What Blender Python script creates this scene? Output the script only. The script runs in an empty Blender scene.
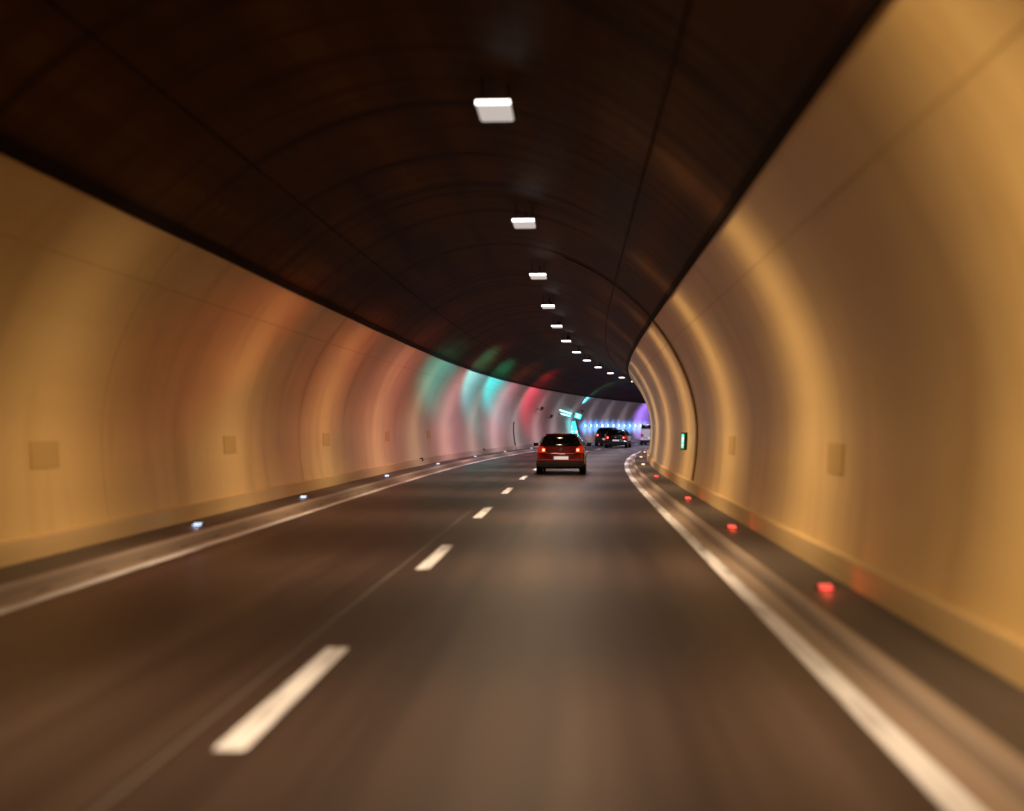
import bpy, bmesh, math, random
from mathutils import Vector, Matrix
random.seed(4)
PI = math.pi
S = bpy.context.scene
C = S.collection

# ------------------------------------------------------------------ road alignment
CAM_H = 1.7
DS = 0.5
S0, S1 = -40.0, 260.0
def _align():
    n = int((S1 - S0) / DS) + 1
    th0 = math.radians(2.87)
    rows = []
    def kap(s): return min(max((s - 21.25) / 34.5, 0), 1) * 2.23e-3
    i0 = int(-S0 / DS)
    rows = [None] * n
    x = y = 0.0; th = th0
    rows[i0] = (0, 0, th0)
    for i in range(i0 + 1, n):
        th += kap(S0 + i * DS) * DS
        x += math.sin(th) * DS; y += math.cos(th) * DS
        rows[i] = (x, y, th)
    x = y = 0.0
    for i in range(i0 - 1, -1, -1):
        x -= math.sin(th0) * DS; y -= math.cos(th0) * DS
        rows[i] = (x, y, th0)
    return rows
ALN = _align()
def head(s):
    t = (s - S0) / DS; i = int(max(0, min(len(ALN) - 2, t))); f = t - i
    return ALN[i][2] * (1 - f) + ALN[i + 1][2] * f
def P(s, off, z):
    """s metres along the road, off metres to the right, z above the road."""
    t = (s - S0) / DS; i = int(max(0, min(len(ALN) - 2, t))); f = t - i
    a, b = ALN[i], ALN[i + 1]
    th = a[2] * (1 - f) + b[2] * f
    return Vector((a[0] * (1 - f) + b[0] * f + off * math.cos(th), a[1] * (1 - f) + b[1] * f - off * math.sin(th), z))

# cross section of the bore
CX, CZ, AR, AL, BU, BD, NN = -1.72, 1.6, 4.55, 4.80, 4.35, 5.5, 1.85
def bore(z, side, ins=0.0):
    b = BU if z > CZ else BD
    r = min(1.0, abs(z - CZ) / b)
    n = NN if z > CZ else 2.0
    w = (1 - r ** n) ** (1 / n) * ((AR if side > 0 else AL))
    return CX + side * (w - ins)
SEAM_R, SEAM_L = 2.48 + CAM_H, 2.55 + CAM_H

# ------------------------------------------------------------------ materials
def mat(name, col=(.5, .5, .5), rough=.6, metal=0, emit=None, es=0, spec=.5, coat=0):
    m = bpy.data.materials.new(name); m.use_nodes = True
    b = m.node_tree.nodes['Principled BSDF']
    b.inputs['Base Color'].default_value = (*col, 1)
    b.inputs['Roughness'].default_value = rough
    b.inputs['Metallic'].default_value = metal
    b.inputs['Specular IOR Level'].default_value = spec
    b.inputs['Coat Weight'].default_value = coat
    if emit:
        b.inputs['Emission Color'].default_value = (*emit, 1); b.inputs['Emission Strength'].default_value = es
    return m
def N(m, t, **kw):
    n = m.node_tree.nodes.new(t)
    for k, v in kw.items(): setattr(n, k, v)
    return n
def noise_col(m, c1, c2, scale=(1, 1, 1), nscale=1.0, detail=6, lo=.35, hi=.65, coord='UV', rough=None, bump=0, c3=None, scale3=(1, 1, 1)):
    """surface colour varies between c1 and c2 along a stretched noise; optional second layer and bump"""
    L = m.node_tree.links; b = m.node_tree.nodes['Principled BSDF']
    tc = N(m, 'ShaderNodeTexCoord'); mp = N(m, 'ShaderNodeMapping'); mp.inputs['Scale'].default_value = scale
    L.new(tc.outputs[coord], mp.inputs[0])
    nz = N(m, 'ShaderNodeTexNoise'); nz.inputs['Scale'].default_value = nscale; nz.inputs['Detail'].default_value = detail
    L.new(mp.outputs[0], nz.inputs['Vector'])
    cr = N(m, 'ShaderNodeValToRGB'); cr.color_ramp.elements[0].position = lo; cr.color_ramp.elements[1].position = hi
    cr.color_ramp.elements[0].color = (*c1, 1); cr.color_ramp.elements[1].color = (*c2, 1)
    L.new(nz.outputs[0], cr.inputs[0]); out = cr.outputs[0]
    if c3:
        mp3 = N(m, 'ShaderNodeMapping'); mp3.inputs['Scale'].default_value = scale3; L.new(tc.outputs[coord], mp3.inputs[0])
        n3 = N(m, 'ShaderNodeTexNoise'); n3.inputs['Scale'].default_value = 1; n3.inputs['Detail'].default_value = 5
        L.new(mp3.outputs[0], n3.inputs['Vector'])
        r3 = N(m, 'ShaderNodeValToRGB'); r3.color_ramp.elements[0].position = .5; r3.color_ramp.elements[1].position = .72
        L.new(n3.outputs[0], r3.inputs[0])
        mx = N(m, 'ShaderNodeMix', data_type='RGBA'); mx.inputs[7].default_value = (*c3, 1)
        L.new(r3.outputs[0], mx.inputs[0]); L.new(out, mx.inputs[6]); out = mx.outputs[2]
    L.new(out, b.inputs['Base Color'])
    if rough:
        mr = N(m, 'ShaderNodeMapRange'); mr.inputs[3].default_value = rough[0]; mr.inputs[4].default_value = rough[1]
        L.new(nz.outputs[0], mr.inputs[0]); L.new(mr.outputs[0], b.inputs['Roughness'])
    if bump:
        bp = N(m, 'ShaderNodeBump'); bp.inputs['Strength'].default_value = bump; bp.inputs['Distance'].default_value = .01
        n2 = N(m, 'ShaderNodeTexNoise'); n2.inputs['Scale'].default_value = 40; n2.inputs['Detail'].default_value = 4
        L.new(tc.outputs[coord], n2.inputs['Vector']); L.new(n2.outputs[0], bp.inputs['Height']); L.new(bp.outputs[0], b.inputs['Normal'])
    return m
def streak_bump(m, st):
    L = m.node_tree.links; tc = N(m, 'ShaderNodeTexCoord'); mp = N(m, 'ShaderNodeMapping'); mp.inputs['Scale'].default_value = (2.2, .12, 1)
    L.new(tc.outputs['UV'], mp.inputs[0]); nz = N(m, 'ShaderNodeTexNoise'); nz.inputs['Scale'].default_value = 1; nz.inputs['Detail'].default_value = 5
    L.new(mp.outputs[0], nz.inputs['Vector']); bp = N(m, 'ShaderNodeBump'); bp.inputs['Strength'].default_value = st; bp.inputs['Distance'].default_value = .03
    L.new(nz.outputs[0], bp.inputs['Height']); L.new(bp.outputs[0], m.node_tree.nodes['Principled BSDF'].inputs['Normal'])
def pale_far_light(m, c, s0=34, s1=62):
    # paler light along the far bore put into the paint colour, blended in lengthwise
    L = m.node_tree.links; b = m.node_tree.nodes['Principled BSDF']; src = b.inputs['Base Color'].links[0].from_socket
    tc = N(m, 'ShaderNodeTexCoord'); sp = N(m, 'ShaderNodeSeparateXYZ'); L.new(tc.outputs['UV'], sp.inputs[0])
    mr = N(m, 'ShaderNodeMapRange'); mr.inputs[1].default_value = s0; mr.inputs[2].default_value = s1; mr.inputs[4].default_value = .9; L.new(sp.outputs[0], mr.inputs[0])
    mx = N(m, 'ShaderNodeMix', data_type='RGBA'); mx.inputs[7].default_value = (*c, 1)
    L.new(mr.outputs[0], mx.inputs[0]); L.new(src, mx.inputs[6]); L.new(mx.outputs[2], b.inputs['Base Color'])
M = {}
M['wall'] = noise_col(mat('painted_wall', rough=.38), (.60, .42, .165), (.70, .50, .21), (.05, .9, 1), 1.0, 6, .3, .7, rough=(.32, .44), c3=(.50, .33, .12), scale3=(.9, .22, 1))
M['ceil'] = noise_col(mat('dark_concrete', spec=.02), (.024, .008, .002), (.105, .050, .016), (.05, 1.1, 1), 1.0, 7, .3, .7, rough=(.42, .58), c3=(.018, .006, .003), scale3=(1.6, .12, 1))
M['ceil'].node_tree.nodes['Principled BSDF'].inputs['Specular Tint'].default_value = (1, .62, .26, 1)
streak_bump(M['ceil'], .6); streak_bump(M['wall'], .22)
M['wall_r'] = M['wall'].copy(); pale_far_light(M['wall'], (.50, .42, .36)); pale_far_light(M['wall_r'], (.50, .42, .34), 55, 95)
M['plinth'] = noise_col(mat('plinth_concrete'), (.52, .37, .17), (.62, .45, .22), (.08, 3, 1), 1.0, 5, rough=(.5, .7))
M['plinth_r'] = M['plinth'].copy(); pale_far_light(M['plinth'], (.42, .35, .30)); pale_far_light(M['plinth_r'], (.42, .35, .28), 55, 95)
M['trim'] = mat('seam_dark', (.014, .007, .005), .75, spec=.05)
M['joint'] = mat('joint_sealant', (.035, .02, .013), .7)
M['asphalt'] = noise_col(mat('asphalt', spec=.32), (.022, .0125, .0105), (.050, .032, .027), (.045, 2.6, 1), 1.0, 8, .3, .7, rough=(.36, .52), bump=.35, c3=(.080, .056, .048), scale3=(.03, 1.1, 1))
M['tar'] = mat('tar_seam', (.016, .012, .011), .5)
M['seamlight'] = mat('seam_worn', (.085, .06, .05), .6)
M['walk'] = noise_col(mat('walkway_asphalt'), (.055, .042, .036), (.085, .065, .056), (.1, 2.5, 1), 1.0, 6, rough=(.5, .7), bump=.3)
M['kerb'] = noise_col(mat('kerb_concrete'), (.24, .19, .155), (.36, .29, .235), (.09, 5, 1), 1.0, 6, rough=(.45, .65), bump=.2)
M['gutter'] = noise_col(mat('gutter_concrete'), (.25, .19, .15), (.36, .28, .22), (.08, 5, 1), 1.0, 6, rough=(.45, .65), bump=.2)
M['paint'] = noise_col(mat('road_paint'), (.70, .74, .86), (.80, .84, .95), (.5, 7, 1), 1.0, 7, .3, .6, rough=(.35, .6), c3=(.26, .26, .27), scale3=(.7, 9, 1))
M['steel'] = mat('galvanised_steel', (.32, .30, .28), .4, .8)
M['black'] = mat('black_plastic', (.012, .012, .013), .4)
M['dark'] = mat('dark_metal', (.035, .03, .028), .45, .5)
M['rubber'] = mat('tyre_rubber', (.012, .012, .012), .8)
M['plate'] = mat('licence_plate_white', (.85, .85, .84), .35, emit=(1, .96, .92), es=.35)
M['blue'] = mat('plate_blue', (.03, .08, .4), .4)
M['chrome'] = mat('chrome', (.8, .8, .8), .12, 1)
M['glass'] = mat('car_glass', (.012, .013, .014), .04, spec=.9, coat=1)
M['tail'] = mat('tail_lamp_lit', (.5, .03, .02), .3, emit=(1, .10, .03), es=1.4)
M['tailcore'] = mat('tail_bulb', (.8, .3, .2), .3, emit=(1, .36, .2), es=3.5)
M['taildim'] = mat('tail_lens', (.22, .01, .008), .15, emit=(1, .03, .01), es=.35)
M['red'] = mat('red_car_paint', (.17, .004, .003), .22, .3, coat=1)
M['blackpaint'] = mat('black_car_paint', (.012, .011, .013), .22, .2, coat=1)
M['darkpaint'] = mat('dark_blue_car_paint', (.010, .011, .018), .22, .2, coat=1)
M['white'] = mat('white_van_paint', (.75, .76, .80), .3, coat=.6)
M['amber'] = mat('amber_lens', (.6, .2, .02), .3, emit=(1, .3, .05), es=1.5)
def em(name, c, s): return mat(name, tuple(.3 * v for v in c), .4, emit=c, es=s)
M['lampw'] = em('lamp_diffuser', (1, .93, .86), 4)
M['lampg'] = em('lamp_underside', (1, .90, .84), .5)
M['ledr'] = em('marker_red', (1, .12, .08), 2.2)
M['ledo'] = em('marker_orange', (1, .48, .26), 5)
M['ledw'] = em('marker_white', (.66, .78, 1), 2.4)
M['green'] = em('exit_green', (.04, .80, .42), 1.3)
M['pict'] = em('pictogram_white', (1, .78, .80), 1.6)
M['cyan'] = em('cyan_light', (.06, .75, .85), 1.6)
M['cyanw'] = em('cyan_white_light', (.40, .95, 1), 2.6)
M['bluew'] = em('blue_white_lamp', (.5, .75, 1), 6)
M['warmw'] = em('warm_white_lamp', (1, .9, .7), 5)
M['teal'] = em('teal_lens', (.05, .8, .7), .12)
M['redl'] = em('red_lens', (1, .1, .1), .12)
M['purple'] = em('purple_lens', (.6, .3, 1), 2)
M['tile'] = mat('panel_grey', (.50, .34, .12), .5)

# slots cut in the channel between edge line and kerb
def slotted(m, period=1.6, duty=.22, dark=(.02, .015, .012)):
    L = m.node_tree.links; b = m.node_tree.nodes['Principled BSDF']
    src = b.inputs['Base Color'].links[0].from_socket
    tc = N(m, 'ShaderNodeTexCoord'); sp = N(m, 'ShaderNodeSeparateXYZ'); L.new(tc.outputs['UV'], sp.inputs[0])
    a = N(m, 'ShaderNodeMath', operation='DIVIDE'); a.inputs[1].default_value = period; L.new(sp.outputs[0], a.inputs[0])
    f = N(m, 'ShaderNodeMath', operation='FRACT'); L.new(a.outputs[0], f.inputs[0])
    l = N(m, 'ShaderNodeMath', operation='LESS_THAN'); l.inputs[1].default_value = duty; L.new(f.outputs[0], l.inputs[0])
    g = N(m, 'ShaderNodeMath', operation='COMPARE'); g.inputs[1].default_value = .19; g.inputs[2].default_value = .035; L.new(sp.outputs[1], g.inputs[0])
    mu = N(m, 'ShaderNodeMath', operation='MULTIPLY'); L.new(l.outputs[0], mu.inputs[0]); L.new(g.outputs[0], mu.inputs[1])
    mx = N(m, 'ShaderNodeMix', data_type='RGBA'); mx.inputs[7].default_value = (*dark, 1)
    L.new(mu.outputs[0], mx.inputs[0]); L.new(src, mx.inputs[6]); L.new(mx.outputs[2], b.inputs['Base Color'])
M['gutter_slots'] = M['gutter'].copy(); slotted(M['gutter_slots'])

# ------------------------------------------------------------------ helpers
def link(name, me, m, parent=None):
    o = bpy.data.objects.new(name, me); C.objects.link(o)
    if m is not None: me.materials.append(m)
    if parent: o.parent = parent
    return o
def obj(name, bm, m, parent=None, smooth=False, sub=0, bev=0):
    bmesh.ops.recalc_face_normals(bm, faces=bm.faces)
    me = bpy.data.meshes.new(name); bm.to_mesh(me); bm.free()
    if smooth:
        for p in me.polygons: p.use_smooth = True
    o = link(name, me, m, parent)
    if bev:
        d = o.modifiers.new('b', 'BEVEL'); d.width = bev; d.segments = 3; d.limit_method = 'ANGLE'
    if sub:
        d = o.modifiers.new('s', 'SUBSURF'); d.levels = sub; d.render_levels = sub
    return o
def tag(o, label, cat, group=None):
    o['label'] = label; o['category'] = cat
    if group: o['group'] = group
    return o
def struct(o): o['kind'] = 'structure'; return o
def thing(name, label, cat, s=0, off=0, z=0, group=None, rot=0, loc=None):
    o = bpy.data.objects.new(name, None); C.objects.link(o); o.empty_display_size = .2
    o.location = P(s, off, z) if loc is None else loc
    o.rotation_euler = (0, 0, -head(s) + rot) if loc is None else (0, 0, rot)
    return tag(o, label, cat, group)
def bx(bm, x0, x1, y0, y1, z0, z1, mtx=None):
    v = [bm.verts.new((x, y, z)) for z in (z0, z1) for y in (y0, y1) for x in (x0, x1)]
    for f in ((0, 1, 3, 2), (4, 6, 7, 5), (0, 4, 5, 1), (2, 3, 7, 6), (0, 2, 6, 4), (1, 5, 7, 3)): bm.faces.new([v[i] for i in f])
    if mtx: bmesh.ops.transform(bm, matrix=mtx, verts=v)
    return bm
def cyl(bm, p, q, r, seg=16, r2=None):
    p, q = Vector(p), Vector(q); d = q - p
    m = Matrix.Translation((p + q) / 2) @ d.to_track_quat('Z', 'Y').to_matrix().to_4x4()
    bmesh.ops.create_cone(bm, cap_ends=True, segments=seg, radius1=r, radius2=r if r2 is None else r2, depth=d.length, matrix=m)
    return bm
def NB(): return bmesh.new()

def sweep(name, prof, m, s0, s1, step=1.0, parent=None, closed=False, smooth=True, u0=0):
    """sweeps a list of (off, z) along the road; UV = (metres along, metres across)"""
    n = max(1, int(round((s1 - s0) / step)))
    vs, fs, uvs = [], [], []
    acc = [0]
    for a, b in zip(prof[:-1], prof[1:]): acc.append(acc[-1] + math.hypot(b[0] - a[0], b[1] - a[1]))
    k = len(prof)
    for i in range(n + 1):
        s = s0 + (s1 - s0) * i / n
        for (o, z) in prof: vs.append(P(s, o, z))
    kk = k if closed else k - 1
    for i in range(n):
        for j in range(kk):
            j2 = (j + 1) % k
            fs.append((i * k + j, i * k + j2, (i + 1) * k + j2, (i + 1) * k + j))
            sa, sb = s0 + (s1 - s0) * i / n, s0 + (s1 - s0) * (i + 1) / n
            va, vb = acc[j], (acc[j + 1] if j + 1 < k else acc[j] + .1)
            uvs += [(sa, va), (sa, vb), (sb, vb), (sb, va)]
    if closed:
        fs.append(tuple(range(k - 1, -1, -1))); uvs += [(0, 0)] * k
        fs.append(tuple(n * k + j for j in range(k))); uvs += [(0, 0)] * k
    me = bpy.data.meshes.new(name); me.from_pydata(vs, [], fs)
    uv = me.uv_layers.new(name='UVMap')
    for i, c in enumerate(uvs): uv.data[i].uv = c
    for p in me.polygons: p.use_smooth = smooth
    return link(name, me, m, parent)
def boxprof(o0, o1, z0, z1): return [(o0, z0), (o1, z0), (o1, z1), (o0, z1)]

# ------------------------------------------------------------------ the tunnel
T = thing('tunnel', 'road tunnel lining with light tan lower walls and a dark arched ceiling', 'tunnel', loc=(0, 0, 0))
LO, HI = -28.0, 240.0
def arc(side, z0, z1, n, ins=0.0):
    return [(bore(z0 + (z1 - z0) * i / n, side, ins), z0 + (z1 - z0) * i / n) for i in range(n + 1)]
BASE = .14
for side, seam, nm in ((1, SEAM_R, 'right'), (-1, SEAM_L, 'left')):
    w = sweep('wall', arc(side, BASE + .25, seam, 26), M['wall' if side < 0 else 'wall_r'], LO, HI, 1.0, T)
    w['label'] = 'smooth tan painted %s wall' % nm
    sweep('plinth', [(bore(0, side) + side * .3, -.05), (bore(BASE, side, .025), -.05), (bore(BASE, side, .025), BASE + .25), (bore(BASE + .25, side) + side * .02, BASE + .262)], M['plinth' if side < 0 else 'plinth_r'], LO, HI, 1.0, T, smooth=False)
    # dark ledge where the paint ends
    o = bore(seam, side); hh = .06 if side > 0 else .10
    q = [(o + side * .05, seam - .01), (o - side * .045, seam - .01), (bore(seam + hh, side, .045), seam + hh - .01), (bore(seam + hh, side) + side * .05, seam + hh + .01)]
    sweep('ledge', q, M['trim'], LO, HI, 1.0, T, closed=True, smooth=False)
    sweep('panel_joint', arc(side, 1.95 + CAM_H - .008, 1.95 + CAM_H + .008, 1, .004), M['tile'], LO, HI, 1.0, T)
# ceiling: parametrise by angle so that the crown is smooth
def ceil_prof(ins=0.0, n=48):
    pts = []
    def zof(t): return t
    zr = [SEAM_R + .05, SEAM_L + .05]
    for side, z0 in ((1, zr[0]), (-1, zr[1])):
        r0 = ((z0 - CZ) / BU)
        x0 = (1 - r0 ** NN) ** (1 / NN)
        half = []
        for i in range(n // 2 + 1):
            x = x0 * (1 - i / (n / 2))
            r = (1 - x ** NN) ** (1 / NN)
            a = AR if side > 0 else AL
            half.append((CX + side * (x * a), CZ + r * BU - ins))
        if side > 0: pts = half
        else: pts += half[::-1][1:]
    return pts
# soften the crown kink of the superellipse a little
cp = ceil_prof()
for _ in range(6):
    cp = [cp[0]] + [((a[0] + 2 * b[0] + c[0]) / 4, (a[1] + 2 * b[1] + c[1]) / 4) for a, b, c in zip(cp[:-2], cp[1:-1], cp[2:])] + [cp[-1]]
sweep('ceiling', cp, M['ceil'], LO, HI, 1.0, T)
# longitudinal ceiling joints and cable runs
def cp_at(t):
    i = int(t); f = t - i; a, b = cp[i], cp[min(i + 1, len(cp) - 1)]
    return (a[0] * (1 - f) + b[0] * f, a[1] * (1 - f) + b[1] * f)
def ceil_strip(name, off, w, drop, m, parent):
    j = min(range(len(cp)), key=lambda i: abs(cp[i][0] - off))
    z = cp[j][1]
    return sweep(name, [(off - w / 2, z + .03), (off - w / 2, z - drop), (off + w / 2, z - drop), (off + w / 2, z + .03)], m, LO, HI, 1.0, parent, smooth=False)
ceil_strip('ceiling_cable', CX - 2.55, .015, .012, M['trim'], T)
ceil_strip('ceiling_cable', CX + 2.6, .015, .012, M['trim'], T)
# full ring joints of the lining blocks
full = [(bore(BASE + .27 + (SEAM_R - BASE - .27) * i / 20, 1), BASE + .27 + (SEAM_R - BASE - .27) * i / 20) for i in range(21)] + cp[1:-1] + \
       [(bore(SEAM_L - (SEAM_L - BASE - .27) * i / 20, -1), SEAM_L - (SEAM_L - BASE - .27) * i / 20) for i in range(21)]
def inset(prof, d):
    out = []
    for i, (x, z) in enumerate(prof):
        a = prof[max(0, i - 1)]; b = prof[min(len(prof) - 1, i + 1)]
        dx, dz = b[0] - a[0], b[1] - a[1]; l = math.hypot(dx, dz) or 1
        nx, nz = -dz / l, dx / l
        if (CX - x) * nx + (CZ - z) * nz < 0: nx, nz = -nx, -nz
        out.append((x + nx * d, z + nz * d))
    return out
def ring(name, s, prof, w, d, m, parent=None):
    ip = inset(prof, d); op = inset(prof, -.01); vs = []; fs = []
    for (a, b) in zip(ip, op):
        vs += [P(s - w / 2, *b), P(s - w / 2, *a), P(s + w / 2, *a), P(s + w / 2, *b)]
    for i in range(len(ip) - 1):
        for j in range(3): fs.append((i * 4 + j, i * 4 + j + 1, i * 4 + 4 + j + 1, i * 4 + 4 + j))
    fs += [(0, 1, 2, 3), tuple(4 * (len(ip) - 1) + k for k in (3, 2, 1, 0))]
    me = bpy.data.meshes.new(name); me.from_pydata(vs, [], fs)
    return link(name, me, m, parent)
s = 29.8 - 12.5 * 4
while s < 200:
    ring('wall_joint', s, full[:21], .014, .003, M['tile'], T)
    ring('ceiling_joint', s, full[20:-20], .03, .004, M['joint'], T)
    ring('wall_joint', s, full[-21:], .014, .003, M['tile'], T)
    s += 12.5
# raised conduit hoop next to the escape sign
hoop = full[:35]
R_ = thing('cable_hoop', 'dark cable duct curving up the right wall beside the green escape sign', 'cable duct', loc=(0, 0, 0))
ring('duct', 30.1, hoop, .08, .022, M['joint'], R_)
ring('duct_edge', 30.5, full[:21], .12, .025, M['wall'], R_)

# ------------------------------------------------------------------ road and walkways
KR, KL = 1.626, -5.158          # inner edges of the painted edge lines
g = sweep('ground', [(-16, -.25), (12, -.25)], M['gutter'], -35, 250, 5); struct(g)
struct(sweep('road', [(KL - .62, 0.0), (-3.5, 0), (-2.15, 0), (-.1, 0), (KR + .42, 0)], M['asphalt'], LO, HI, 1.0))
struct(sweep('road_seam', [(-2.17, .004), (-2.13, .004)], M['tar'], LO, HI, 1.0))
struct(sweep('road_seam', [(-2.13, .0045), (-2.09, .0045)], M['seamlight'], LO, HI, 1.0))
for sd, k in ((1, KR), (-1, KL)):
    side = 'right' if sd > 0 else 'left'
    def q(a, b, z): return [(k + sd * a, z), (k + sd * b, z)] if sd > 0 else [(k + sd * b, z), (k + sd * a, z)]
    struct(sweep('edge_line', q(0, .17, .005), M['paint'], LO, HI, 1.0))
    c = sweep('gutter', [(k + sd * .17, .004), (k + sd * .40, .004)], M['gutter' if sd > 0 else 'gutter_slots'], LO, HI, 1.0); struct(c)
    # kerb with chamfered edge
    o = k + sd * .36
    kp = [(o, -.2), (o, .11), (o + sd * .025, .14), (o + sd * .10, .143), (o + sd * .10, -.2)]
    struct(sweep('kerb', kp, M['kerb'], LO, HI, 1.0, closed=True, smooth=False))
    wz = .139
    struct(sweep('walkway', [(o + sd * .10, wz), (bore(BASE, sd, .02), wz)], M['walk'], LO, HI, 1.0))
# lane dashes
def dash(s0, s1):
    n = 6; pr = [(-1.90, .006), (-1.84, .006), (-1.78, .006), (-1.73, .006)]
    return struct(sweep('lane_marking', pr, M['paint'], s0, s1, .5))
k = -2
while 8.15 + 8.42 * k < 190:
    c = 8.15 + 8.42 * k
    dash(c - 1.55, c + 1.55)
    k += 1

# ------------------------------------------------------------------ lights
def lamp(kind, name, loc, power, col, size=.2, parent=None, rot=None, **kw):
    l = bpy.data.lights.new(name, kind); l.energy = power; l.color = col
    if kind in ('POINT', 'SPOT'): l.shadow_soft_size = size
    if kind == 'AREA': l.shape = 'RECTANGLE'; l.size = kw.pop('sx', .5); l.size_y = kw.pop('sy', .3)
    for a, b in kw.items(): setattr(l, a, b)
    o = bpy.data.objects.new(name, l); C.objects.link(o); o.location = loc
    if rot is not None: o.rotation_euler = rot
    if parent: o.parent = parent
    return o
ORD = ['nearest', 'second nearest', 'third nearest', 'fourth nearest', 'fifth nearest', 'sixth nearest', 'seventh nearest', 'eighth nearest', 'ninth nearest',
       'tenth nearest', 'eleventh nearest', 'twelfth nearest', 'thirteenth nearest', 'fourteenth nearest', 'fifteenth nearest', 'sixteenth nearest']
LAMP_S = [15.4, 24.0, 32.5, 40.8, 49.0, 57.6, 66.4, 74.8, 83.6, 93.0, 101.5, 110.5]
LZ, LOFF = 3.80 + CAM_H, -.974
hb = bx(NB(), -.22, .22, -.46, .46, .0, .04)
db = bx(NB(), -.205, .205, -.44, .44, -.034, .0)
fb = bx(NB(), -.205, .205, -.462, -.445, -.040, .012)
def mesh_of(bm, name, m, bev=.015):
    bmesh.ops.recalc_face_normals(bm, faces=bm.faces)
    bmesh.ops.bevel(bm, geom=bm.edges[:], offset=bev, segments=2, affect='EDGES')
    me = bpy.data.meshes.new(name); bm.to_mesh(me); bm.free(); me.materials.append(m); return me
HM, DM = mesh_of(hb, 'housing', M['trim']), mesh_of(db, 'diffuser', M['lampg'])
FM = mesh_of(fb, 'front_lens', M['lampw'], .004)
bb = bx(NB(), -.007, .007, -.010, .010, .04, .40)
BM_ = mesh_of(bb, 'bracket', M['trim'], .003)
def ceiling_lamp(s, label, power, col, visible=True):
    if visible:
        t = thing('ceiling_lamp', label, 'ceiling lamp', s, LOFF, LZ, 'lamps in a row along the tunnel ceiling')
        for nm, me, x in (('housing', HM, 0), ('diffuser', DM, 0), ('front_lens', FM, 0), ('bracket', BM_, -.16), ('bracket', BM_, .16)):
            o = bpy.data.objects.new(nm, me); C.objects.link(o); o.parent = t; o.location.x = x
    l = lamp('SPOT', 'lamp_light', P(s, LOFF, LZ - .14), power, col, .10, None, (0, 0, -head(s)), spot_size=math.radians(168), spot_blend=1.0)
    l.scale = (1.0, .28, 1.0)
    a = lamp('AREA', 'lamp_glow', P(s, LOFF, LZ - .06), power * .035, col, rot=(0, 0, -head(s)), sx=.5, sy=.28)
    return l
WARM = (1, .69, .40); MID = (1, .72, .50); PALE = (1, .80, .88)
def mixc(a, b, t): return tuple(a[i] * (1 - t) + b[i] * t for i in range(3))
for i, s in enumerate(LAMP_S):
    t = min(1, max(0, (s - 30) / 45))
    ceiling_lamp(s, 'short white lamp bar under the dark ceiling, %s of the row' % ORD[i], 1850 * (1 + .1 * t), mixc(mixc(WARM, PALE, t), (.80, .74, 1), min(1, max(0, (s - 75) / 40))))
for s in (7.0, -10.0, -18.5): ceiling_lamp(s, '', 1850, WARM, False)
for i, s in enumerate((119.5, 128.5, 137.5, 147, 156, 165)): ceiling_lamp(s, '', 1900, (.80, .74, 1), False)

# ------------------------------------------------------------------ marker lights on the walkways
MS = [12.3, 19.6, 27.3, 39.0, 51.2, 63.4, 75.2, 87.0]
hm = mesh_of(bx(NB(), -.085, .085, -.07, .07, 0, .042), 'housing', M['dark'], .01)
for i, s in enumerate(MS):
    for sd in (1, -1):
        off = 2.36 if sd > 0 else -5.86
        m = (M['ledr'] if s < 45 else M['ledo']) if sd > 0 else M['ledw']
        colr = ('red' if s < 45 else 'orange') if sd > 0 else 'bluish white'
        side = 'right' if sd > 0 else 'left'
        t = thing('marker_light', '%s marker light on the %s walkway, %s on that side' % (colr, side, ORD[i]), 'marker light', s, off, .139,
                  'red and orange marker lights on the right walkway' if sd > 0 else 'white marker lights on the left walkway')
        o = bpy.data.objects.new('housing', hm); C.objects.link(o); o.parent = t
        obj('lens', bx(NB(), -.065, .065, -.078, -.070, .016, .030), m, t)
        obj('lens', bx(NB(), -.06, .06, -.02, .01, .040, .050), m, t)
        if s < 60:
            c = ((1, .08, .04) if s < 45 else (1, .3, .12)) if sd > 0 else (.7, .8, 1)
            lamp('POINT', 'marker_glow', P(s - .12, off, .139 + .07), 1.2 if sd > 0 else .5, c, .03)

# ------------------------------------------------------------------ wall fittings
def wall_frame(s, side, z):
    """matrix of a frame on the wall: local x = into the bore, y = along the road, z = up the wall"""
    a = P(s, bore(z - .1, side), z - .1); b = P(s, bore(z + .1, side), z + .1)
    up = (b - a).normalized(); p = P(s, bore(z, side), z)
    th = head(s); fwd = Vector((math.sin(th), math.cos(th), 0)); inn = fwd.cross(up) if side < 0 else up.cross(fwd)
    inn = inn.normalized()
    if (P(s, CX, z) - p).dot(inn) < 0: inn = -inn
    m = Matrix.Identity(4)
    for r in range(3): m[r][0] = inn[r]; m[r][1] = fwd[r]; m[r][2] = up[r]; m[r][3] = p[r]
    return m
def wthing(name, label, cat, s, side, z, group=None):
    o = bpy.data.objects.new(name, None); C.objects.link(o); o.matrix_world = wall_frame(s, side, z)
    return tag(o, label, cat, group)
for sd, side in ((1, 'right'), (-1, 'left')):
    for i, s in enumerate([15.4, 23.8, 33.0, 43.0, 53.0] if sd < 0 else [14.1, 23.4]):
        t = wthing('wall_plate', 'small flat cover plate on the %s wall, %s of its row' % (side, ORD[i]), 'cover plate', s, sd, CAM_H - .36, 'flat cover plates on the %s wall' % side)
        obj('plate', bx(NB(), 0, .012, -.42, .42, -.17, .17), M['tile'], t, bev=.003)
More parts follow.
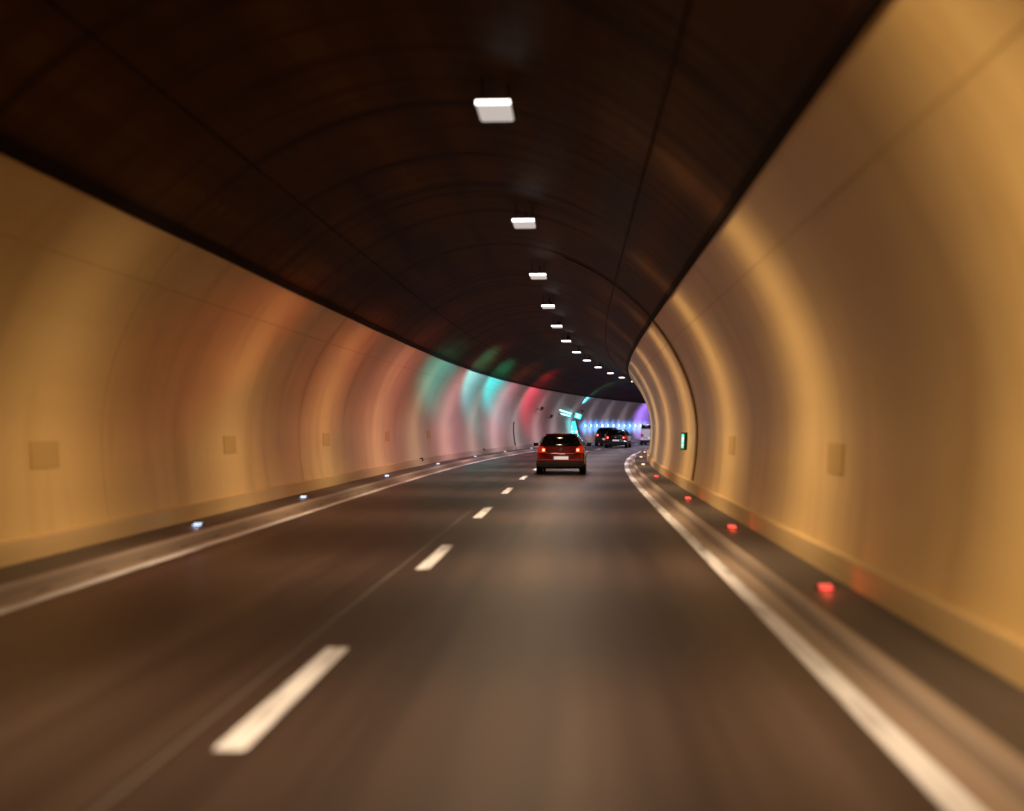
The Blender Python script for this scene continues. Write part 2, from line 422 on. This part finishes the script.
# green escape sign on the right wall
t = wthing('escape_sign', 'small lit green escape route sign projecting from the right wall', 'sign', 33.0, 1, CAM_H - .40)
obj('case', bx(NB(), 0, .165, -.035, .035, -.225, .225), M['dark'], t, bev=.01)
obj('face', bx(NB(), .085, .155, -.045, -.034, -.185, .185), M['green'], t, bev=.004)
for a, b_, c, d in ((.108, .132, .02, .11), (.098, .108, .05, .09), (.132, .142, .06, .10), (.106, .117, -.03, .02), (.124, .135, -.03, .02)):
    obj('pictogram', bx(NB(), a, b_, -.050, -.045, c, d), M['pict'], t)
obj('pictogram', cyl(NB(), (.120, -.050, .132), (.120, -.045, .132), .016, 12), M['pict'], t)
b = NB(); v = [b.verts.new(c) for c in ((.115, -.048, -.15), (.125, -.048, -.15), (.125, -.048, -.095), (.142, -.048, -.095), (.12, -.048, -.06), (.098, -.048, -.095), (.115, -.048, -.095))]; b.faces.new(v)
obj('arrow', b, M['pict'], t)
# cameras on the left wall
for (s, Y, lb) in ((92.0, 1.28, 'upper of two dark cameras on brackets on the left wall beyond the red glow'), (98.0, .70, 'lower, farther dark camera on a bracket on the left wall')):
    t = wthing('wall_camera', lb, 'camera', s, -1, CAM_H + Y, 'dark cameras on the left wall')
    obj('bracket', cyl(cyl(NB(), (0, 0, -.05), (.32, 0, -.05), .025), (.32, 0, -.05), (.32, 0, .06), .03), M['dark'], t)
    obj('body', bx(NB(), .24, .42, -.30, .18, .02, .20), M['black'], t, bev=.02)
    obj('hood', bx(NB(), .21, .45, -.40, .20, .205, .225), M['black'], t)
    obj('lens', cyl(NB(), (.33, -.30, .11), (.33, -.34, .11), .06), M['glass'], t)
# riser pipe and small boxes
t = wthing('riser_pipe', 'thin dark vertical pipe on the left wall left of the red car', 'pipe', 83.0, -1, .15)
prof = [(bore(z, -1), z) for z in [.15 + .1 * i for i in range(19)]]
R2 = thing('x', '', '', 0, 0, 0); bpy.data.objects.remove(R2)
pl = ring('pipe', 83.0, prof, .12, .07, M['dark']); pl.parent = t; pl.matrix_parent_inverse = t.matrix_world.inverted()
obj('clamp', bx(NB(), 0, .09, -.09, .09, .5, .54), M['steel'], t)
obj('clamp', bx(NB(), 0, .09, -.09, .09, 1.2, 1.24), M['steel'], t)
for s, lb in ((50.0, 'small dark junction box low on the left wall between marker lights'), (70.0, 'tiny dark junction box low on the left wall, farther along')):
    t = wthing('junction_box', lb, 'junction box', s, -1, .36, 'junction boxes low on the left wall')
    obj('case', bx(NB(), 0, .09, -.14, .14, -.07, .07), M['dark'], t, bev=.01)
    obj('lid', bx(NB(), .09, .10, -.12, .12, -.055, .055), M['black'], t)
# cyan lit sign, glowing bars added for its light streak and the call station under it
t = wthing('lit_sign', 'small glowing cyan white sign projecting from the left wall above the black cars', 'sign', 110.5, -1, CAM_H + 1.0)
obj('arm', bx(NB(), 0, .16, -.03, .03, -.03, .03), M['dark'], t)
obj('case', bx(NB(), .14, .82, -.06, .06, -.26, .26), M['dark'], t, bev=.01)
obj('face', bx(NB(), .18, .78, -.072, -.06, -.22, .22), M['cyan'], t)
for a, b_ in ((-.15, -.03), (.04, .15)): obj('symbol', bx(NB(), .30, .66, -.080, -.072, a, b_), M['cyanw'], t)
t = wthing('added_glow_bar', 'pair of cyan white glowing bars added as the light streak of the sign on the left wall', 'light bar', 105.5, -1, CAM_H + 1.05)
obj('tube', cyl(NB(), (.06, -2.6, .24), (.06, 3.6, .0), .045, 8), M['cyanw'], t)
obj('tube', cyl(NB(), (.06, -1.4, -.06), (.06, 3.6, -.22), .045, 8), M['cyanw'], t)
obj('back_plate', bx(NB(), 0, .012, -2.5, 3.6, -.16, -.10), M['dark'], t)
t = wthing('call_station', 'emergency call station glowing cyan on the left wall behind the red car', 'call station', 111.5, -1, .16)
obj('cabinet', bx(NB(), .02, .62, -.45, .45, 0, 2.0), M['dark'], t, bev=.02)
obj('panel', bx(NB(), .06, .58, -.462, -.45, .1, 1.9), M['cyan'], t)
for (xx, zz) in ((.14, .42), (.14, 1.05), (.14, 1.45)): obj('lamp', cyl(NB(), (xx, -.475, zz), (xx, -.462, zz), .09, 12), M['cyanw'], t)
for (xx, zz) in ((.46, .35), (.46, .95)): obj('lamp', cyl(NB(), (xx, -.475, zz), (xx, -.462, zz), .10, 12), M['pict'], t)
def wall_wash(name, s, z, power, col, size=130, d=.8, sc=1.0):  # unseen spots off the wall, added to throw coloured glow back onto it
    a = P(s, bore(z, -1, d), z); b = P(s, bore(z, -1), z)
    l = lamp('SPOT', name, a, power, col, .1, None, (b - a).to_track_quat('-Z', 'Y').to_euler(), spot_size=math.radians(size), spot_blend=1)
    l.scale = (1, sc, 1); return l
wall_wash('added_cyan_wash', 109.5, CAM_H + .2, 60, (.03, .75, .95), 150, .9)
wall_wash('added_cyan_wash', 111.0, CAM_H - .9, 60, (.03, .75, .95), 140, .7)
# row of blue white lamps low on the far wall
BS = [117.5 + 3.1 * i for i in range(12)]
for i, s in enumerate(BS):
    t = wthing('wall_lamp', 'bluish white wall lamp on the far curved wall, %s of its row' % (ORD[i]) if i not in (3, 5) else 'warm white wall lamp among the blue ones, %s of the row' % ORD[i], 'wall lamp', s, -1, CAM_H + .02, 'wall lamps in a row on the far wall')
    obj('case', bx(NB(), 0, .10, -.25, .25, -.09, .09), M['dark'], t, bev=.01)
    obj('lens', bx(NB(), .10, .13, -.22, .22, -.07, .07), M['warmw'] if i in (3, 5) else M['bluew'], t)
    wall_wash('added_blue_wash', s, CAM_H - .15, 520, (.08, .30, 1), 140, 1.3, .35)
# coloured wash lights, fixtures added to cast colour patches on the left wall
def flood(s, off, tgt, lens, col, power, size, sc, label, z=None, blend=.8):
    zc = min(cp, key=lambda c: abs(c[0] - off))[1]
    z = zc - .16 if z is None else z
    p = P(s, off, z); q = P(*tgt); d = (q - p).normalized()
    t = bpy.data.objects.new('added_flood', None); C.objects.link(t); t.location = p
    t.rotation_euler = d.to_track_quat('Y', 'Z').to_euler(); tag(t, label, 'flood light', 'added coloured flood lights along the tunnel')
    obj('case', bx(NB(), -.07, .07, -.10, .04, -.05, .05), M['trim'], t, bev=.01)
    obj('lens', bx(NB(), -.05, .05, .04, .05, -.035, .035), lens, t)
    if zc - z < .5:
        br = obj('bracket', cyl(NB(), p, P(s, off, zc + .02), .012, 8), M['trim'])
    else:
        br = obj('bracket', cyl(NB(), p, P(s, bore(z, -1), z), .012, 8), M['trim'])
    bpy.context.view_layer.update()
    br.parent = t; br.matrix_parent_inverse = t.matrix_world.inverted()
    l = lamp('SPOT', 'flood_beam', p + d * .10, power, col, .05, None, d.to_track_quat('-Z', 'Y').to_euler(), spot_size=math.radians(size), spot_blend=blend)
    l.scale = (1, sc, 1)
    return l
TE, RE = (.0, .70, .85), (1, .06, .16)
ZF = LZ + .14
flood(49.9, LOFF, (51, -5.5, CAM_H + 2.1), M['teal'], TE, 2000, 145, .085, 'added teal flood light behind a ceiling lamp, nearest of the teal ones', z=ZF, blend=.6)
flood(58.5, LOFF, (61, -5.4, CAM_H + 2.35), M['teal'], TE, 5600, 140, .08, 'added teal flood light behind a ceiling lamp, middle one of the teal ones', z=ZF, blend=.6)
flood(67.3, LOFF, (69, -5.4, CAM_H + 2.35), M['teal'], TE, 6200, 140, .08, 'added teal flood light behind a ceiling lamp, farthest of the teal ones', z=ZF, blend=.6)
flood(84.5, LOFF, (87, -5.5, CAM_H + 2.1), M['redl'], RE, 3400, 140, .16, 'added red flood light behind a ceiling lamp before the two wall cameras', z=ZF)
flood(75.7, LOFF, (76, -6.0, CAM_H + 1.1), M['redl'], (1, .30, .50), 1500, 145, .2, 'added pink flood light behind a ceiling lamp between the red and teal ones', z=ZF)
flood(57.0 + 1.7, LOFF, (59, -6.1, CAM_H + .7), M['redl'], (1, .30, .50), 1400, 145, .25, 'added pink flood light behind a ceiling lamp beside the middle teal one', z=ZF + .08)
flood(41.7, LOFF, (42, -6.1, CAM_H + .7), M['redl'], (1, .24, .32), 900, 145, .22, 'added pink flood light behind a ceiling lamp before the first teal one', z=ZF)
flood(33.4, LOFF, (31, -6.1, CAM_H + 1.1), M['redl'], (1, .13, .12), 460, 130, .2, 'added red flood light behind a ceiling lamp, second nearest to the viewer', z=ZF)
flood(24.9, LOFF, (22.5, -6.1, CAM_H + 1.5), M['redl'], (1, .12, .07), 380, 100, .2, 'added red flood light behind a ceiling lamp, nearest to the viewer', z=ZF)
flood(148, LOFF, (149, -6.0, CAM_H + 1.6), M['purple'], (.24, .13, 1), 7000, 120, .4, 'added purple flood light on the ceiling at the far bend', z=ZF)
flood(111.5, -5.65, (114.5, -4.7, 5.0), M['cyan'], (.1, .65, 1), 2200, 55, 1, 'small added cyan flood light shining up beside the glowing sign', z=CAM_H + 1.3)

# ------------------------------------------------------------------ cars
def car(name, label, s, off, paint, W, H, Ln, style='hatch', lit=1.0, rot=0, tail_z=.86):
    t = thing(name, label, 'van' if style == 'van' else 'car', s, off, .006, rot=rot)
    hw = W / 2; zb = .93 if style != 'van' else 1.05
    k = H / 1.42
    # levels: bottom, sill, bumper, waist, belt, roof edge, roof shoulder, roof centre
    # stations: (y offsets per level, width factors per level, z per level)
    def st(y, lean, wl, wm, wr, zr, zbelt=None, zl=.20):
        b = zbelt or zb * k
        if zr <= b + .02:
            zs = [zl, .34, .55, min(.74 * k, zr - .12), zr - .05, zr - .02, zr, zr + .01]
            ws = [wl * .93, wl, wm, wm, wm * .95, wm * .85, wm * .6, 0]
        else:
            zs = [zl, .34, .55, .74 * k, b, zr - .09, zr - .015, zr]
            ws = [wl * .93, wl, wm, wm * .99, wm * .945, wr, wr * .72, 0]
        ys = [y + (z - .5) * 0 + lean * max(0, (z - .62)) for z in zs]
        return [(w * hw, yy, z) for w, yy, z in zip(ws, ys, zs)]
    rl = .28 if style == 'hatch' else (.20 if style == 'suv' else .04)
    rr = .70 if style != 'van' else .90
    R = [st(.0, rl, .93, .955, rr * .98, H - .05), st(.12, rl, .99, .995, rr, H - .012), st(.75, rl * .4, 1, 1, rr + .02, H), st(1.7, 0, 1, 1, rr + .03, H), st(Ln * .60, 0, 1, 1, rr, H - .03)]
    if style == 'van': R += [st(Ln * .72, -.1, 1, 1, rr * .95, H - .12), st(Ln * .82, 0, 1, 1, .8, 1.12 * k), st(Ln * .95, 0, .97, .95, .8, .98 * k), st(Ln, 0, .88, .86, .7, .72 * k)]
    else: R += [st(Ln * .735, 0, 1, 1, .74, .99 * k), st(Ln * .86, 0, .99, .97, .7, .90 * k), st(Ln * .96, 0, .93, .90, .6, .80 * k), st(Ln, 0, .80, .78, .5, .66 * k)]
    bm = NB(); rows = []
    for r in R:
        L_ = [bm.verts.new((-x, y, z)) for (x, y, z) in r[:-1]]; c_ = bm.verts.new(r[-1]); R_2 = [bm.verts.new(p) for p in r[:-1]][::-1]
        rows.append(L_ + [c_] + R_2)
    for a, b in zip(rows[:-1], rows[1:]):
        for j in range(len(a) - 1): bm.faces.new((a[j], a[j + 1], b[j + 1], b[j]))
        bm.faces.new((a[-1], a[0], b[0], b[-1]))
    for row in (rows[0], rows[-1]):
        n = len(row)
        for j in range(n // 2 - 1): bm.faces.new((row[j], row[j + 1], row[n - 2 - j], row[n - 1 - j]))
        bm.faces.new((row[n // 2 - 1], row[n // 2], row[n // 2 + 1]))
    obj('body', bm, paint, t, smooth=True, sub=2)
    def rear_y(z): return rl * max(0, z - .62)
    def quad(pts, th, nm, m, parent=t, bev=.006):
        """pts: four corner points, extruded towards the rear (or along given th vector)"""
        b = NB(); v0 = [b.verts.new(p) for p in pts]; v1 = [b.verts.new(Vector(p) + Vector(th)) for p in pts]
        b.faces.new(v0); b.faces.new(v1[::-1])
        for i in range(len(pts)): j = (i + 1) % len(pts); b.faces.new((v0[i], v0[j], v1[j], v1[i]))
        return obj(nm, b, m, parent, bev=bev)
    # rear window
    z0, z1 = zb * k + .05, H - .10
    f0, f1 = .80, rr * .98
    n = 7; b = NB(); g0 = []
    for i in range(n + 1):
        z = z0 + (z1 - z0) * i / n; w = hw * (f0 * (1 - i / n) + f1 * i / n) * (.93 if i in (0, n) else .99)
        row = []
        for j in range(9):
            u = -1 + 2 * j / 8
            row.append(b.verts.new((u * w, rear_y(z) + .03 * u * u - .022 + (.03 if i == n else 0), z)))
        g0.append(row)
    for i in range(n):
        for j in range(8): b.faces.new((g0[i][j], g0[i][j + 1], g0[i + 1][j + 1], g0[i + 1][j]))
    bmesh.ops.solidify(b, geom=b.faces[:], thickness=.02)
    rw = obj('rear_window', b, M['glass'], t, smooth=True)
    obj('wiper', cyl(NB(), (0, rear_y(z0) - .045, z0 - .01), (.34 * hw, rear_y(z0 + .06) - .05, z0 + .07), .008, 8), M['black'], t)
    if style != 'van':
        obj('spoiler', bx(NB(), -hw * rr * .9, hw * rr * .9, rear_y(H) - .10, rear_y(H) + .12, H - .055, H - .028), paint, t, bev=.012)
    # side windows and windscreen
    for sd in (-1, 1):
        yA, yB, yC = .55, 1.55, Ln * .60
        for (a, c, dn) in ((yA, yB - .04, 'side_window'), (yB + .04, yC + .05, 'side_window')):
            zl_, zh = zb * k + .05, H - .13
            xl, xh = hw * .955, hw * (rr + .035)
            cut = .18 if c > yB else 0
            quad([(sd * (xl - .0), a, zl_), (sd * (xl - .0), c + cut, zl_), (sd * xh, c - cut * .2, zh), (sd * xh, a + (.10 if a == yA else 0), zh)], (sd * .012, 0, .002), dn, M['glass'])
    zc = .99 * k if style != 'van' else 1.12 * k
    ysc = Ln * (.735 if style != 'van' else .82)
    quad([(-hw * .74, ysc - .02, zc + .015), (hw * .74, ysc - .02, zc + .015), (hw * .62, Ln * .62, H - .055), (-hw * .62, Ln * .62, H - .055)], (0, .02, .025), 'windscreen', M['glass'])
    # bumper, diffuser
    quad([(-hw * .90, -.035, .24), (hw * .90, -.035, .24), (hw * .93, -.03, .42), (-hw * .93, -.03, .42)], (0, .10, 0), 'bumper', M['black'] if style != 'van' else M['dark'], bev=.03)
    quad([(-hw * .95, -.045, .43), (hw * .95, -.045, .43), (hw * .955, -.03, .53), (-hw * .955, -.03, .53)], (0, .09, 0), 'bumper_cover', paint, bev=.02)
    obj('underbody', bx(NB(), -hw * .80, hw * .80, .08, Ln - .12, .19, .30), M['black'], t)
    # tailgate seam lines, handle strip
    quad([(-hw * .62, -.012 + rear_y(.72), .705), (hw * .62, -.012 + rear_y(.72), .705), (hw * .60, -.012 + rear_y(.735), .728), (-hw * .60, -.012 + rear_y(.735), .728)], (0, -.02, 0), 'garnish', paint, bev=.004)
    # plate
    pz = .57 if style != 'van' else .62
    ph = thing
    pt = quad([(-.27, -.058 if pz < .6 else -.02, pz - .055), (.27, -.058 if pz < .6 else -.02, pz - .055), (.27, -.05 + .02, pz + .055), (-.27, -.05 + .02, pz + .055)], (0, -.008, 0), 'number_plate', M['plate'], bev=.002)
    quad([(-.27, -.070, pz - .055), (-.23, -.070, pz - .055), (-.23, -.042, pz + .055), (-.27, -.042, pz + .055)], (0, -.004, 0), 'plate_band', M['blue'], pt, bev=0)
    bd = obj('badge', cyl(NB(), (0, rear_y(tail_z) - .035, tail_z), (0, rear_y(tail_z) - .005, tail_z), .045, 20), M['chrome'], t)
    # tail lamps: lens + lit core
    for sd in (-1, 1):
        a = hw * .60; b_ = hw * .93
        z_a, z_b = tail_z - .12, tail_z + (.13 if style == 'hatch' else .08)
        ln = quad([(sd * a, rear_y(z_a) - .025, z_a + .02), (sd * b_, rear_y(z_a) + .03, z_a), (sd * b_ * .97, rear_y(z_b) + .05, z_b), (sd * (a + .08), rear_y(z_b) - .015, z_b - .03)], (0, -.018, 0), 'tail_lamp', M['taildim'], bev=.01)
        c0, c1 = sd * hw * .63, sd * hw * .76
        quad([(c0, rear_y(z_a) - .062, tail_z - .07), (c1, rear_y(z_a) - .040, tail_z - .08), (c1, rear_y(z_b) - .036, tail_z + .05), (c0, rear_y(z_b) - .055, tail_z + .05)], (0, -.012, 0), 'bulb', M['tail'] if style != 'van' else M['taildim'], ln, bev=.01)
        quad([(c0 + sd * .02, rear_y(z_a) - .082, tail_z - .045), (c1 - sd * .02, rear_y(z_a) - .066, tail_z - .045), (c1 - sd * .02, rear_y(z_b) - .060, tail_z + .02), (c0 + sd * .02, rear_y(z_b) - .075, tail_z + .02)], (0, -.006, 0), 'bulb_core', M['tailcore'] if style != 'van' else M['taildim'], ln, bev=.004)
        # mirror
        ym = Ln * .60
        obj('mirror', bx(bx(NB(), min(sd * (hw - .03), sd * (hw + .04)), max(sd * (hw - .03), sd * (hw + .04)), ym - .02, ym + .03, zb * k + .02, zb * k + .06),
            min(sd * (hw + .03), sd * (hw + .20)), max(sd * (hw + .03), sd * (hw + .20)), ym - .05, ym + .06, zb * k + .0, zb * k + .13), M['black'], t, bev=.02)
        # head lamps (front)
        obj('headlight', bx(NB(), min(sd * hw * .5, sd * hw * .86), max(sd * hw * .5, sd * hw * .86), Ln - .28, Ln - .05, .60 * k, .72 * k), M['chrome'], t, bev=.02)
        # wheels
        for wy in (.62, Ln - .78):
            r = .30 * (1.08 if style == 'suv' else 1)
            x1 = hw * 1.0; x0 = x1 - .20
            wb = NB(); cyl(wb, (sd * x0, wy, r), (sd * x1, wy, r), r, 32)
            wh = obj('wheel', wb, M['rubber'], t, bev=.02)
            obj('rim', cyl(NB(), (sd * (x1 - .01), wy, r), (sd * (x1 + .006), wy, r), r * .64, 20), M['steel'], wh, bev=.006)
            bmw = NB(); cyl(bmw, (sd * (x0 - .02), wy, r + .02), (sd * (hw * 1.004), wy, r + .02), r + .055, 32)
            obj('wheel_arch', bmw, M['black'], t)
    return t
car('hatchback_car', 'red hatchback with lit tail lights driving ahead in the right lane', 44.7, -.69, M['red'], 1.72, 1.44, 3.8)
car('hatchback_car', 'black hatchback with bright white plate, right of the dark tall car', 98.0, -1.12, M['blackpaint'], 1.74, 1.42, 4.1, tail_z=.80)
car('estate_car', 'dark tall car half hidden behind the black hatchback', 107.5, -3.08, M['darkpaint'], 1.85, 1.56, 4.6, style='suv', tail_z=.92)
car('white_van', 'white van half hidden by the right wall at the bend', 113.0, .10, M['white'], 1.80, 1.86, 4.4, style='van', tail_z=.9)

# ------------------------------------------------------------------ world, camera, render
w = bpy.data.worlds.new('World'); S.world = w; w.use_nodes = True
w.node_tree.nodes['Background'].inputs[0].default_value = (.5, .25, .12, 1)
w.node_tree.nodes['Background'].inputs[1].default_value = .01
cam = bpy.data.cameras.new('camera'); co = bpy.data.objects.new('camera', cam); C.objects.link(co)
co.location = (0, 0, CAM_H); co.rotation_euler = (PI / 2, 0, 0)
cam.sensor_width = 36; cam.lens = 45; cam.shift_y = (425.7 - 405.5) / 1024
cam.clip_start = .1; cam.clip_end = 600
cam.dof.use_dof = True; cam.dof.focus_distance = 52; cam.dof.aperture_fstop = .045 / .085
S.camera = co
S.view_settings.view_transform = 'Standard'; S.view_settings.look = 'None'
S.view_settings.exposure = 0; S.view_settings.gamma = 1
cy = S.cycles
cy.use_denoising = True; cy.max_bounces = 6; cy.diffuse_bounces = 4; cy.glossy_bounces = 3; cy.sample_clamp_indirect = 4
cy.use_light_tree = True; cy.caustics_reflective = False; cy.caustics_refractive = False
